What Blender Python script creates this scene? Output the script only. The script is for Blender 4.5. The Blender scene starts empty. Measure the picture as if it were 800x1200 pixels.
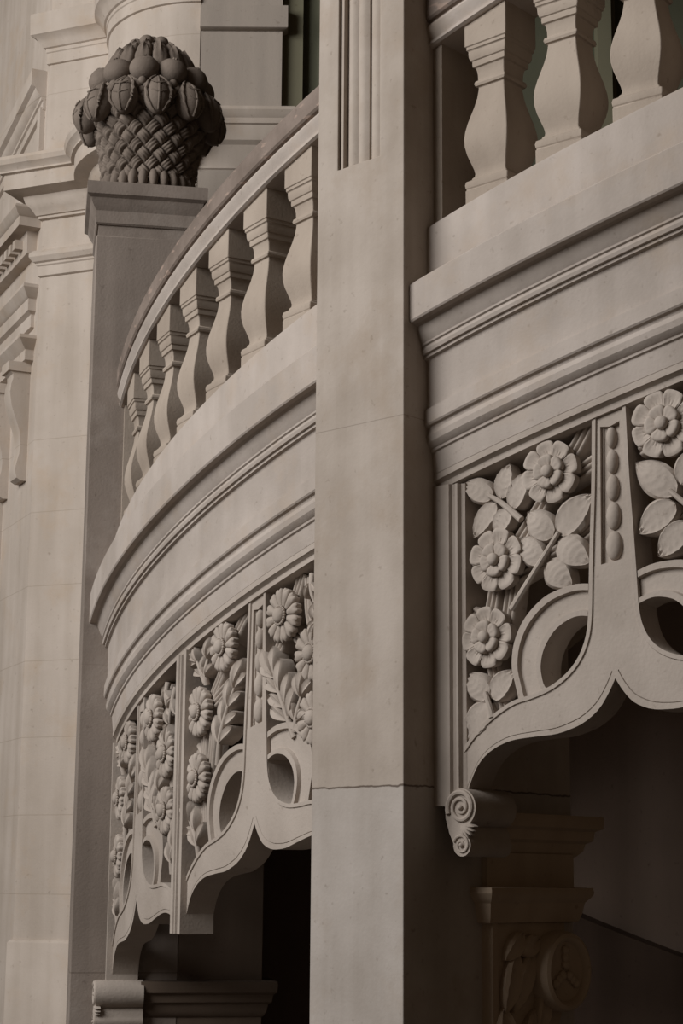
import bpy, math, random
import numpy as np
from mathutils import Matrix, Vector
random.seed(4)
SC = bpy.context.scene
COL = SC.collection

# ------------------------------------------------------------------ camera, light, exposure
CAMZ = 1.6
cd = bpy.data.cameras.new('camera'); cam = bpy.data.objects.new('camera', cd); COL.objects.link(cam)
cd.sensor_fit = 'VERTICAL'; cd.sensor_height = 36.0; cd.sensor_width = 24.0
cd.lens = 2130.83 / 1200 * 36.0
cd.clip_start = .05; cd.clip_end = 200
cam.matrix_world = (Matrix.Translation((0, 0, CAMZ)) @ Matrix.Rotation(math.pi / 2 + .200078, 4, 'X')
                    @ Matrix.Rotation(.0073006, 4, 'Z'))
SC.camera = cam

w = bpy.data.worlds.new('hall_air'); SC.world = w; w.use_nodes = True
w.node_tree.nodes['Background'].inputs[0].default_value = (.98, .70, .46, 1)
w.node_tree.nodes['Background'].inputs[1].default_value = .060

def area(name, loc, target, size, power, color):
    l = bpy.data.lights.new(name, 'AREA'); l.shape = 'RECTANGLE'; l.size = size[0]; l.size_y = size[1]
    l.energy = power; l.color = color
    o = bpy.data.objects.new(name, l); COL.objects.link(o)
    d = (Vector(target) - Vector(loc)).normalized()
    o.matrix_world = Matrix.Translation(loc) @ d.to_track_quat('-Z', 'Y').to_matrix().to_4x4()
    return o
area('hall_window_light', (-7.2, 2.7, 7.0), (-.3, 6.8, 2.8), (6.0, 5.0), 885, (1.0, .982, .965))

SC.view_settings.view_transform = 'Standard'
SC.view_settings.look = 'None'
SC.view_settings.gamma = 1.0
SC.view_settings.use_curve_mapping = False
SC.view_settings.exposure = 0.0

# ------------------------------------------------------------------ plan curve of the winding stair
K = .24                                    # rise per metre along the outer string
_S = np.linspace(-4.2, 4.2, 841)
_kap = np.interp(_S, [-3.2, -2.0, -1.0, .5, 2.0], [.1997, .2326, .1939, .2273, .0201])
_ds = _S[1] - _S[0]; _i0 = 420
_th = np.concatenate([[0], np.cumsum((_kap[1:] + _kap[:-1]) / 2 * _ds)]); _th = _th - _th[_i0] - .829632
_mx = np.cos((_th[1:] + _th[:-1]) / 2) * _ds; _my = np.sin((_th[1:] + _th[:-1]) / 2) * _ds
_X = np.concatenate([[0], np.cumsum(_mx)]); _X = _X - _X[_i0] + .11612
_Y = np.concatenate([[0], np.cumsum(_my)]); _Y = _Y - _Y[_i0] + 5.8
def TH(s): return float(np.interp(s, _S, _th))
def Wz(s, d, z):
    """distance along the string, distance outwards, absolute height -> point"""
    t = np.interp(s, _S, _th)
    return (float(np.interp(s, _S, _X) + math.sin(t) * d), float(np.interp(s, _S, _Y) - math.cos(t) * d), float(z))
def W(s, d, z): return Wz(s, d, z + K * s + CAMZ)
def frame_at(s, d, z, spin=0.):
    """x along the string, y up, z outwards"""
    t = TH(s); p = Wz(s, d, z)
    m = Matrix(((math.cos(t), 0, math.sin(t), p[0]), (math.sin(t), 0, -math.cos(t), p[1]), (0, 1, 0, p[2]), (0, 0, 0, 1)))
    return m @ Matrix.Rotation(spin, 4, 'Z')

# ------------------------------------------------------------------ materials
def ng(nt, t, **kw):
    n = nt.nodes.new(t)
    for k, v in kw.items(): setattr(n, k, v)
    return n
def stone(name, c1, c2, scale=1.3, streak=.35, bump=.25, rough=.85, joints=None, stain=None, stain_amt=.5, joint_axis='Z', jw=.004, jcol=(.10, .075, .055), chips=None, block=None):
    m = bpy.data.materials.new(name); m.use_nodes = True; nt = m.node_tree; b = nt.nodes['Principled BSDF']
    b.inputs['Roughness'].default_value = rough
    b.inputs['Specular IOR Level'].default_value = .25
    geo = ng(nt, 'ShaderNodeNewGeometry')
    n1 = ng(nt, 'ShaderNodeTexNoise'); n1.inputs['Scale'].default_value = scale; n1.inputs['Detail'].default_value = 6; n1.inputs['Roughness'].default_value = .6
    nt.links.new(geo.outputs['Position'], n1.inputs['Vector'])
    mp = ng(nt, 'ShaderNodeMapping'); mp.inputs['Scale'].default_value = (9, 9, .7); nt.links.new(geo.outputs['Position'], mp.inputs['Vector'])
    n2 = ng(nt, 'ShaderNodeTexNoise'); n2.inputs['Scale'].default_value = 1.2; n2.inputs['Detail'].default_value = 5
    nt.links.new(mp.outputs[0], n2.inputs['Vector'])
    r1 = ng(nt, 'ShaderNodeMapRange'); r1.inputs[1].default_value = .38; r1.inputs[2].default_value = .62; nt.links.new(n1.outputs[0], r1.inputs[0])
    r2 = ng(nt, 'ShaderNodeMapRange'); r2.inputs[1].default_value = .36; r2.inputs[2].default_value = .64; nt.links.new(n2.outputs[0], r2.inputs[0])
    mx = ng(nt, 'ShaderNodeMix'); mx.data_type = 'FLOAT'; mx.inputs[0].default_value = streak
    nt.links.new(r1.outputs[0], mx.inputs[2]); nt.links.new(r2.outputs[0], mx.inputs[3])
    col = ng(nt, 'ShaderNodeMix'); col.data_type = 'RGBA'; col.inputs[6].default_value = (*c1, 1); col.inputs[7].default_value = (*c2, 1)
    nt.links.new(mx.outputs[0], col.inputs[0]); out = col.outputs[2]
    # small dark pits
    n3 = ng(nt, 'ShaderNodeTexNoise'); n3.inputs['Scale'].default_value = 38; n3.inputs['Detail'].default_value = 3; nt.links.new(geo.outputs['Position'], n3.inputs['Vector'])
    r3 = ng(nt, 'ShaderNodeMapRange'); r3.inputs[1].default_value = .66; r3.inputs[2].default_value = .78; r3.inputs[4].default_value = .45; nt.links.new(n3.outputs[0], r3.inputs[0])
    c3 = ng(nt, 'ShaderNodeMix'); c3.data_type = 'RGBA'; c3.inputs[7].default_value = (c2[0] * .5, c2[1] * .45, c2[2] * .4, 1)
    nt.links.new(r3.outputs[0], c3.inputs[0]); nt.links.new(out, c3.inputs[6]); out = c3.outputs[2]
    if stain:
        n4 = ng(nt, 'ShaderNodeTexNoise'); n4.inputs['Scale'].default_value = 3.6; n4.inputs['Detail'].default_value = 8; n4.inputs['Roughness'].default_value = .65
        nt.links.new(geo.outputs['Position'], n4.inputs['Vector'])
        r4 = ng(nt, 'ShaderNodeMapRange'); r4.inputs[1].default_value = .52; r4.inputs[2].default_value = .72; r4.inputs[4].default_value = stain_amt; nt.links.new(n4.outputs[0], r4.inputs[0])
        c4 = ng(nt, 'ShaderNodeMix'); c4.data_type = 'RGBA'; c4.inputs[7].default_value = (*stain, 1)
        nt.links.new(r4.outputs[0], c4.inputs[0]); nt.links.new(out, c4.inputs[6]); out = c4.outputs[2]
    if chips:
        mp5 = ng(nt, 'ShaderNodeMapping'); mp5.inputs['Scale'].default_value = (14, 14, 40); nt.links.new(geo.outputs['Position'], mp5.inputs['Vector'])
        n5 = ng(nt, 'ShaderNodeTexNoise'); n5.inputs['Scale'].default_value = 1.; n5.inputs['Detail'].default_value = 6; nt.links.new(mp5.outputs[0], n5.inputs['Vector'])
        r5 = ng(nt, 'ShaderNodeMapRange'); r5.inputs[1].default_value = .61; r5.inputs[2].default_value = .66; r5.inputs[4].default_value = .45; nt.links.new(n5.outputs[0], r5.inputs[0])
        c5 = ng(nt, 'ShaderNodeMix'); c5.data_type = 'RGBA'; c5.inputs[7].default_value = (*chips, 1)
        nt.links.new(r5.outputs[0], c5.inputs[0]); nt.links.new(out, c5.inputs[6]); out = c5.outputs[2]
    if block:                                # the blocks below a joint are of a cleaner, greyer stone
        sb = ng(nt, 'ShaderNodeSeparateXYZ'); nt.links.new(geo.outputs['Position'], sb.inputs[0])
        lt = ng(nt, 'ShaderNodeMath', operation='LESS_THAN'); lt.inputs[1].default_value = block[0]; nt.links.new(sb.outputs['Z'], lt.inputs[0])
        cb = ng(nt, 'ShaderNodeMix'); cb.data_type = 'RGBA'; cb.blend_type = 'MULTIPLY'; cb.inputs[7].default_value = (*block[1], 1)
        nt.links.new(lt.outputs[0], cb.inputs[0]); nt.links.new(out, cb.inputs[6]); out = cb.outputs[2]
    if joints:
        sep = ng(nt, 'ShaderNodeSeparateXYZ'); nt.links.new(geo.outputs['Position'], sep.inputs[0])
        n6 = ng(nt, 'ShaderNodeTexNoise'); n6.inputs['Scale'].default_value = 22; n6.inputs['Detail'].default_value = 4; nt.links.new(geo.outputs['Position'], n6.inputs['Vector'])
        wob = ng(nt, 'ShaderNodeMath', operation='MULTIPLY_ADD'); wob.inputs[1].default_value = .012; wob.inputs[2].default_value = -.006
        nt.links.new(n6.outputs[0], wob.inputs[0])
        for z0, wd, amt in joints:
            a = ng(nt, 'ShaderNodeMath', operation='ADD'); nt.links.new(sep.outputs[joint_axis], a.inputs[0])
            wm = ng(nt, 'ShaderNodeMath', operation='MULTIPLY'); wm.inputs[1].default_value = 1.3 if wd > .0025 else .15; nt.links.new(wob.outputs[0], wm.inputs[0]); nt.links.new(wm.outputs[0], a.inputs[1])
            s_ = ng(nt, 'ShaderNodeMath', operation='SUBTRACT'); s_.inputs[1].default_value = z0; nt.links.new(a.outputs[0], s_.inputs[0])
            ab = ng(nt, 'ShaderNodeMath', operation='ABSOLUTE'); nt.links.new(s_.outputs[0], ab.inputs[0])
            r = ng(nt, 'ShaderNodeMapRange'); r.inputs[1].default_value = wd * .5; r.inputs[2].default_value = wd * 1.4; r.inputs[3].default_value = amt; r.inputs[4].default_value = 0
            nt.links.new(ab.outputs[0], r.inputs[0])
            c = ng(nt, 'ShaderNodeMix'); c.data_type = 'RGBA'; c.inputs[7].default_value = (*jcol, 1)
            nt.links.new(r.outputs[0], c.inputs[0]); nt.links.new(out, c.inputs[6]); out = c.outputs[2]
    nt.links.new(out, b.inputs['Base Color'])
    nb = ng(nt, 'ShaderNodeTexNoise'); nb.inputs['Scale'].default_value = 90; nb.inputs['Detail'].default_value = 5; nt.links.new(geo.outputs['Position'], nb.inputs['Vector'])
    bp = ng(nt, 'ShaderNodeBump'); bp.inputs['Strength'].default_value = bump; bp.inputs['Distance'].default_value = .004
    nt.links.new(nb.outputs[0], bp.inputs['Height']); nt.links.new(bp.outputs[0], b.inputs['Normal'])
    return m
M_STAIR = stone('warm_grey_limestone', (.49, .43, .385), (.37, .32, .28), 2.4, .35, .22, stain=(.42, .33, .25), stain_amt=.5)
M_CARVE = stone('carved_limestone', (0.46, 0.4, 0.35), (0.36, 0.308, 0.265), 3.0, .2, .3)
M_BAL = stone('baluster_limestone', (.43, .362, .30), (.33, .272, .222), 2.2, .3, .25)
M_RAIL = stone('worn_handrail_stone', (.25, .20, .17), (.165, .13, .108), 4.0, .1, .3, chips=(.45, .33, .27))
M_PILLAR = stone('pillar_limestone', (.46, .40, .348), (.34, .287, .24), 2.8, .4, .2, stain=(.33, .255, .19), stain_amt=.5,
                 joints=[(3.042, .0015, .35), (1.885, .0032, .85)], jcol=(.08, .055, .04), block=(1.885, (1.02, 1.06, 1.11)))
M_NEWEL = stone('sooty_newel_stone', (.285, .238, .205), (.185, .152, .128), 1.5, .45, .3, stain=(.36, .315, .28), stain_amt=.55,
                joints=[(1.21, .0025, .5), (2.52, .0015, .2)])
M_BASKET = stone('sooty_carved_stone', (.215, .175, .145), (.15, .12, .098), 6.0, .1, .4)
M_WALL = stone('pale_wall_limestone', (.56, .488, .425), (.44, .375, .315), 2.2, .5, .2, stain=(.47, .35, .24), stain_amt=.45,
               joints=[(6.03 - .41 * i, .0022, .45) for i in (0, 5, 6, 7, 8, 9, 10, 11)], jcol=(.30, .24, .18))
M_PIER = stone('grey_wall_limestone', (.40, .345, .295), (.33, .285, .245), 1.2, .6, .2, joints=[(5.79 + .40, .003, .6)])
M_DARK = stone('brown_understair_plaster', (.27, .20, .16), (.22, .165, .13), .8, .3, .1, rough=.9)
M_UNDER = stone('dim_understair_stone', (.48, .38, .28), (.38, .29, .21), 1.5, .4, .2)
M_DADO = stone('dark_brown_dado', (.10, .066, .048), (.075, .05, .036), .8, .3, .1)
M_UNDER_SHADE = stone('shade_toned_understair_stone', (.13, .095, .07), (.10, .072, .053), 1.5, .4, .2)  # darker copy of the under-stair stone: shade of the newel respond put into its colour
M_GREEN = stone('olive_painted_wall', (.115, .115, .078), (.09, .092, .06), .8, .3, .08, rough=.6)
M_TRIM = stone('painted_door_trim', (.19, .175, .115), (.16, .15, .10), .8, .3, .08, rough=.55)
M_FLOOR = stone('hall_floor_stone', (.10, .08, .065), (.07, .056, .045), 1.0, .0, .1, rough=.6)

# ------------------------------------------------------------------ object helpers
WM = {}                                    # world matrix of each object made here
def link(o, M, parent=None):
    COL.objects.link(o)
    if parent is not None:
        o.parent = parent; o.matrix_basis = WM[parent.name].inverted() @ M
    else: o.matrix_basis = M
    WM[o.name] = M
    return o
def tag(o, label=None, cat=None, group=None, kind=None):
    if label: o['label'] = label
    if cat: o['category'] = cat
    if group: o['group'] = group
    if kind: o['kind'] = kind
    return o
def empty(name, loc, rz=0., **t):
    o = bpy.data.objects.new(name, None); o.empty_display_size = .1
    link(o, Matrix.Translation(loc) @ Matrix.Rotation(rz, 4, 'Z'))
    return tag(o, **t)
class MB:
    def __init__(s): s.v = []; s.f = []
    def add(s, vs, fs):
        b = len(s.v); s.v += [tuple(map(float, v)) for v in vs]; s.f += [tuple(b + i for i in f) for f in fs]; return s
    def xf(s, M):
        s.v = [tuple(M @ Vector(v)) for v in s.v]; return s
    def mesh(s, name, sharp=35, smooth=True):
        me = bpy.data.meshes.new(name); me.from_pydata(s.v, [], s.f); me.update()
        import bmesh
        bm = bmesh.new(); bm.from_mesh(me)
        bmesh.ops.recalc_face_normals(bm, faces=bm.faces); bm.to_mesh(me); bm.free()
        if smooth:
            me.polygons.foreach_set('use_smooth', [True] * len(me.polygons)); me.set_sharp_from_angle(angle=math.radians(sharp))
        return me
    def build(s, name, mat, parent=None, M=None, local=False, sharp=35, bevel=0):
        """vertices are world coordinates unless local; M is the object's placement"""
        if M is None:
            if parent is not None: M = WM[parent.name]
            else:
                a = np.array(s.v); lo = a.min(0); hi = a.max(0); M = Matrix.Translation(((lo[0] + hi[0]) / 2, (lo[1] + hi[1]) / 2, lo[2]))
        if not local:
            I = M.inverted(); s.v = [tuple(I @ Vector(v)) for v in s.v]
        me = s.mesh(name, sharp); me.materials.append(mat)
        o = bpy.data.objects.new(name, me); link(o, M, parent)
        if bevel:
            md = o.modifiers.new('bevel', 'BEVEL'); md.width = bevel; md.segments = 2; md.limit_method = 'ANGLE'; md.angle_limit = math.radians(50)
        return o
def loft(mb, rings, closed=True, caps=True):
    """rings of equal length, closed loops"""
    n = len(rings[0]); vs = [p for r in rings for p in r]; fs = []
    for i in range(len(rings) - 1):
        for j in range(n if closed else n - 1):
            a = i * n + j; b = i * n + (j + 1) % n
            fs.append((a, b, b + n, a + n))
    if caps:
        fs.append(tuple(range(n - 1, -1, -1))); fs.append(tuple(range((len(rings) - 1) * n, len(rings) * n)))
    return mb.add(vs, fs)
def box(mb, x0, x1, y0, y1, z0, z1, F=None):
    vs = [(x, y, z) for z in (z0, z1) for x, y in ((x0, y0), (x1, y0), (x1, y1), (x0, y1))]
    if F: vs = [F(*v) for v in vs]
    return mb.add(vs, [(3, 2, 1, 0), (4, 5, 6, 7), (0, 1, 5, 4), (1, 2, 6, 5), (2, 3, 7, 6), (3, 0, 4, 7)])
def sweep_s(mb, prof, s0, s1, step=.04):
    n = max(2, int(abs(s1 - s0) / step) + 1)
    return loft(mb, [[W(s, d, z) for d, z in prof] for s in np.linspace(s0, s1, n)])
def spline(pts, n):
    """Catmull-Rom through pts, n samples evenly by length"""
    P = np.array(pts, float); Q = np.vstack([2 * P[0] - P[1], P, 2 * P[-1] - P[-2]]); o = []
    for i in range(1, len(Q) - 2):
        for t in np.linspace(0, 1, 12, endpoint=False):
            o.append(.5 * ((2 * Q[i]) + (-Q[i - 1] + Q[i + 1]) * t + (2 * Q[i - 1] - 5 * Q[i] + 4 * Q[i + 1] - Q[i + 2]) * t * t + (-Q[i - 1] + 3 * Q[i] - 3 * Q[i + 1] + Q[i + 2]) * t ** 3))
    o.append(P[-1]); o = np.array(o); L = np.concatenate([[0], np.cumsum(np.linalg.norm(np.diff(o, axis=0), axis=1))])
    u = np.linspace(0, L[-1], n); return np.stack([np.interp(u, L, o[:, k]) for k in range(P.shape[1])], 1)
def lathe(mb, prof, n=24, c=(0, 0), z0=0):
    return loft(mb, [[(c[0] + r * math.cos(2 * math.pi * j / n), c[1] + r * math.sin(2 * math.pi * j / n), z0 + z) for j in range(n)] for r, z in prof])
def ellipsoid(mb, c, r, n=14, m=9, M=None):
    rings = []
    for i in range(m + 1):
        a = -math.pi / 2 + math.pi * i / m; cr = max(math.cos(a), .02)
        ring = [Vector((c[0] + r[0] * cr * math.cos(2 * math.pi * j / n), c[1] + r[1] * cr * math.sin(2 * math.pi * j / n), c[2] + r[2] * math.sin(a))) for j in range(n)]
        rings.append([tuple(M @ p) if M else tuple(p) for p in ring])
    return loft(mb, rings)
def tube(mb, pts, rad, n=8):
    P = [Vector(p) for p in pts]; rings = []
    up = Vector((.13, .21, .97))
    for i, p in enumerate(P):
        t = (P[min(i + 1, len(P) - 1)] - P[max(i - 1, 0)]).normalized()
        a = t.cross(up).normalized(); b = t.cross(a)
        r = rad[i] if hasattr(rad, '__len__') else rad
        rings.append([tuple(p + a * r * math.cos(2 * math.pi * j / n) + b * r * math.sin(2 * math.pi * j / n)) for j in range(n)])
    return loft(mb, rings)
def sweep_plan(mb, path, prof, closed=False):
    """profile (projection, z) along a plan polyline; outward is to the right of travel; mitred corners"""
    P = [Vector(p) for p in path]; n = len(P); rings = []
    for i in range(n):
        a = (P[i] - P[i - 1]).normalized() if (i > 0 or closed) else None
        b = (P[(i + 1) % n] - P[i]).normalized() if (i < n - 1 or closed) else None
        if a is None: a = b
        if b is None: b = a
        na = Vector((a.y, -a.x)); nb = Vector((b.y, -b.x)); m = (na + nb).normalized(); m = m / max(.3, m.dot(na))
        rings.append([(P[i].x + m.x * d, P[i].y + m.y * d, z) for d, z in prof])
    if closed: rings.append(rings[0]); return loft(mb, rings, caps=False)
    return loft(mb, rings)
def prism(mb, poly, F, d0, d1):
    """polygon extruded between two depths, F(a, d, b) maps"""
    n = len(poly); vs = [F(a, d0, b) for a, b in poly] + [F(a, d1, b) for a, b in poly]
    fs = [tuple(range(n)), tuple(range(2 * n - 1, n - 1, -1))] + [(i, i + n, (i + 1) % n + n, (i + 1) % n) for i in range(n)]
    return mb.add(vs, fs)

# ------------------------------------------------------------------ setting: floor and walls
m = MB(); box(m, -14, 14, -10, 16, -.2, 0); tag(m.build('floor', M_FLOOR), kind='structure')
m = MB(); box(m, -.33, 7, 5.7, 9.9, 6.9, 7.1); tag(m.build('light_block_ceiling', M_DARK), kind='structure')  # unseen slab over the stair, added to block ambient light on the upper balusters
A = np.array
C0 = A((-1.707, 9.8)); hp = math.radians(-22); PD = A((math.cos(hp), math.sin(hp))); PO = A((math.sin(hp), -math.cos(hp)))
WA = A((math.cos(math.radians(115)), math.sin(math.radians(115)))); WO = A((-WA[1], WA[0]))
def on(o, a, l): return tuple(np.array(o) + np.array(a) * l)
# the round tower and flat pier that step forward beside the pilaster
TC = A((-.773, 9.576)); TR = .56
P_end = on(C0, PD, .60)
arc = [tuple(TC + TR * A((math.cos(a), math.sin(a)))) for a in np.radians(np.linspace(165, 270, 22))]
pier_r = (-.335, 9.02)
solid = [(0, 0), (0, 8.2), (-.25, 8.2), (-.25, 0)]
m = MB(); sweep_plan(m, [on(C0, WA, 3.2), tuple(C0)], solid)
tag(m.build('wall_left', M_WALL), kind='structure')
m = MB(); loft(m, [[(x, y, z) for x, y in (tuple(C0), P_end, on(P_end, PO, -.5), on(C0, PO, -.5))] for z in (0, 8.2)])
tag(m.build('wall_left_pilaster', M_WALL), kind='structure')
m = MB(); sweep_plan(m, arc, [(0, 0), (0, 8.2), (-.2, 8.2), (-.2, 0)])
tag(m.build('wall_round_bay', M_WALL), kind='structure')
m = MB(); box(m, arc[-1][0], pier_r[0], 9.02, 9.6, 0, 8.2)
tag(m.build('wall_pier', M_PIER), kind='structure')
m = MB(); box(m, -.34, 6.5, 9.62, 9.9, 0, 8.2)
tag(m.build('wall_back', M_GREEN), kind='structure')
m = MB(); box(m, -.335, -.225, 9.07, 9.62, 3, 8.2)
tag(m.build('trim_1', M_TRIM), kind='structure')
m = MB(); box(m, -.225, .12, 9.12, 9.2, 3, 8.2); box(m, -.15, -.13, 9.105, 9.13, 3, 8.2)
tag(m.build('door_1', M_GREEN), kind='structure')
m = MB(); box(m, 1.42, 1.50, 9.5, 9.62, 2.4, 8.2); box(m, 1.50, 1.53, 9.55, 9.62, 2.4, 8.2)
tag(m.build('trim_2', M_TRIM), kind='structure')

# mouldings that run over the pilaster and around the round bay to the pier
def off_path(): return [on(C0, PO, -.3), tuple(C0), on(C0, PD, .48)]
cornice = [(0, 5.60), (.22, 5.585), (.225, 5.565), (.215, 5.54), (.195, 5.525), (.185, 5.51), (.185, 5.50), (.165, 5.495), (.165, 5.405), (.13, 5.395), (.085, 5.385), (.075, 5.35), (.05, 5.32), (.035, 5.295), (.03, 5.285), (.02, 5.283), (.02, 5.268), (0, 5.262)]
necking = [(0, 5.08), (.035, 5.075), (.052, 5.055), (.052, 5.035), (.036, 5.01), (.022, 5.003), (.022, 4.992), (.014, 4.985), (.014, 4.93), (0, 4.922)]
upper = [(0, 6.51), (.085, 6.505), (.088, 6.49), (.085, 6.375), (.06, 6.36), (.045, 6.335), (.03, 6.31), (.018, 6.305), (.018, 6.285), (.012, 6.28), (.012, 6.215), (0, 6.21)]
base = [(0, 1.29), (.012, 1.285), (.022, 1.27), (.022, 0), (0, 0)]
def back(p): return p + [(-.06, p[-1][1]), (-.06, p[0][1])]
t = empty('pilaster_entablature', (C0[0], C0[1], 4.92), label='pale stone cornice and mouldings across the tall pilaster behind the basket finial', cat='cornice')
for nm, p in (('cornice', cornice), ('necking_moulding', necking), ('upper_cornice', upper)):
    m = MB(); sweep_plan(m, off_path(), back(p)); m.build(nm, M_WALL, t, sharp=30)
m = MB(); sweep_plan(m, [on(C0, PO, -.2), tuple(C0), on(C0, PD, .45)], back(base)); m.build('plinth_block', M_WALL, t)
t = empty('round_bay_cornice', (arc[0][0], arc[0][1], 5.26), label='curved stone mouldings wrapping the rounded bay right of the pilaster', cat='cornice')
for nm, p in (('cornice', cornice), ('necking_moulding', necking), ('upper_cornice', upper)):
    m = MB(); sweep_plan(m, arc, back(p)); m.build(nm, M_WALL, t, sharp=30)
t = empty('pier_cornice', (arc[-1][0], 9.02, 5.26), label='straight stone cornice on the flat grey wall pier behind the handrail', cat='cornice')
pc = [(0, 5.60), (.075, 5.59), (.08, 5.57), (.07, 5.545), (.06, 5.53), (.06, 5.50), (.05, 5.495), (.05, 5.41), (.03, 5.39), (.02, 5.35), (.012, 5.30), (.008, 5.285), (.008, 5.268), (0, 5.262)]
m = MB(); sweep_plan(m, [(arc[-1][0], 9.02), pier_r, (pier_r[0], 9.3)], back(pc)); m.build('cornice', M_WALL, t, sharp=30)
m = MB(); sweep_plan(m, [(arc[-1][0], 9.02), pier_r, (pier_r[0], 9.3)], back([(0, 6.19), (.03, 6.185), (.03, 6.06), (.012, 6.05), (0, 6.04)][:4])); m.build('string_band', M_PIER, t)

# doorcase on the steeply receding wall at far left
def wl(l, o, z): p = C0 + WA * l + WO * o; return (p[0], p[1], z)
t = empty('doorcase', wl(.6, .0, 0), math.radians(115), label='carved stone doorcase with raking pediment and dentils on far left wall', cat='doorcase')
ent = [(0, 5.36), (.155, 5.35), (.16, 5.335), (.14, 5.30), (.125, 5.29), (.125, 5.235), (.06, 5.23), (.055, 5.10), (.03, 5.09), (0, 5.085)]
arch = [(0, 4.90), (.085, 4.895), (.088, 4.875), (.06, 4.83), (.045, 4.82), (.045, 4.75), (.02, 4.735), (.02, 4.66), (0, 4.65)]
hood = [(0, 4.60), (.095, 4.595), (.098, 4.575), (.07, 4.54), (.05, 4.52), (.05, 4.46), (.025, 4.45), (0, 4.445)]
for nm, p in (('entablature', ent), ('architrave', arch), ('door_hood', hood)):
    l0 = {'entablature': .17, 'architrave': .12, 'door_hood': .13}[nm]
    m = MB(); sweep_plan(m, [on(C0, WA, 3.0), on(C0, WA, l0), on(on(C0, WA, l0), WO, -.05)], back(p)); m.build(nm, M_WALL, t, sharp=30)
for i in range(16):
    l = .20 + i * .095; m = MB(); box(m, l, l + .055, .05, .105, 5.145, 5.20, F=lambda a, b, c: wl(a, b, c)); m.build('dentil', M_WALL, t)
rk = [(0, 0), (.09, 0), (.092, -.10), (.065, -.112), (.06, -.13), (.045, -.15), (.03, -.16), (.03, -.18), (.018, -.185), (.018, -.235), (0, -.24)]
m = MB(); loft(m, [[wl(l, o, 6.19 - .20 * (l - .05) + z) for o, z in rk] for l in (.04, 3.0)]); m.build('raking_cornice', M_WALL, t, sharp=30)
m = MB(); box(m, .05, .11, -.05, .03, 5.36, 5.97, F=lambda a, b, c: wl(a, b, c)); m.build('pediment_end', M_WALL, t)
cprof = [(0, 4.45), (.115, 4.45), (.118, 4.40), (.10, 4.385), (.098, 4.36), (.108, 4.32), (.112, 4.27), (.10, 4.20), (.075, 4.13), (.05, 4.06), (.04, 3.99), (.045, 3.93), (.06, 3.87), (.066, 3.83), (.055, 3.79), (.03, 3.775), (0, 3.775)]
for l, dz, nm in ((.13, 0, 'near'), (.52, -.03, 'far')):
    m = MB(); prism(m, cprof, lambda a, d, b, l=l, dz=dz: wl(l + d, a, b + dz), 0, .13); c = m.build('console_bracket', M_WALL, t, sharp=25)
    m = MB(); box(m, -.012, .142, 0, .13, 4.40 + dz, 4.455 + dz, F=lambda a, b, c, l=l: wl(l + a, b, c)); m.build('bracket_cap', M_WALL, c)
m = MB(); prism(m, [(0, 3.75), (.05, 3.75), (.09, 3.66), (.105, 3.55), (.10, 3.43), (.085, 3.34), (.06, 3.26), (.05, 3.22), (0, 3.22)], lambda a, d, b: wl(.62 + d, a, b), 0, .14)
m.build('jamb_scroll', M_WALL, t, sharp=25)

# ------------------------------------------------------------------ pillar (radial stone pier that interrupts the flight)
PR = A((.1933, 5.5539)); ph = math.radians(137); PL_ = A((math.cos(ph), math.sin(ph))); pin = math.radians(47); PI_ = A((math.cos(pin), math.sin(pin)))
PW = .385; PDP = .86; PUP = .42
def pp(a, b, z): q = PR + PL_ * a + PI_ * b; return (q[0], q[1], z)        # a to the left across the front, b inwards
pil = empty('pillar', pp(PW / 2, PDP / 2, 0), math.radians(-43), label='tall plain square stone pillar with a reeded sunk panel, cutting through the stair', cat='pillar')
zt = 8.0; pz = 3.937; pa0, pa1 = .103, .295; rec = .035
m = MB()
e_ = .0
vs = [pp(a, b, z) for z in (0, zt) for a, b in ((0, 0), (PW, 0), (PW, PUP), (0, PUP))]            # 0-7 outer corners
vs += [pp(a, b, z) for z in (pz, zt) for a, b in ((pa0, 0), (pa1, 0), (pa1, rec), (pa0, rec))]    # 8-15 sunk panel
m.add(vs, [(3, 2, 1, 0), (1, 2, 6, 5), (2, 3, 7, 6), (3, 0, 4, 7), (0, 1, 5, 13, 9, 8, 12, 4), (8, 9, 10, 11), (8, 11, 15, 12), (9, 13, 14, 10), (11, 10, 14, 15), (4, 12, 15, 14, 13, 5, 6, 7)])
m.build('shaft', M_PILLAR, pil, bevel=.003)
m = MB(); box(m, .004, PW - .004, PUP - .01, PDP, 0, 2.92, F=pp); m.build('respond', M_PILLAR, pil)
# two rounded reeds and side fillets inside the sunk panel
def reed(a0, a1, depth0, bulge):
    n = 10; pr = [(a0 + (a1 - a0) * i / n, depth0 - bulge * math.sin(math.pi * i / n)) for i in range(n + 1)] + [(a1, rec + .01), (a0, rec + .01)]
    mm = MB(); loft(mm, [[pp(a, b, z) for a, b in pr] for z in (pz + .004, zt)]); mm.build('reed', M_PILLAR, pil)
wd = pa1 - pa0
reed(pa0 + .012, pa0 + .067, rec - .002, .012)
reed(pa0 + .070, pa0 + .118, rec - .010, .010)
reed(pa0 + .121, pa0 + .172, rec - .002, .012)
m = MB(); box(m, pa0, pa0 + .010, .010, rec + .01, pz, zt, F=pp); box(m, pa1 - .016, pa1 - .006, .012, rec + .01, pz, zt, F=pp); m.build('panel_fillet', M_PILLAR, pil)

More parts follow.
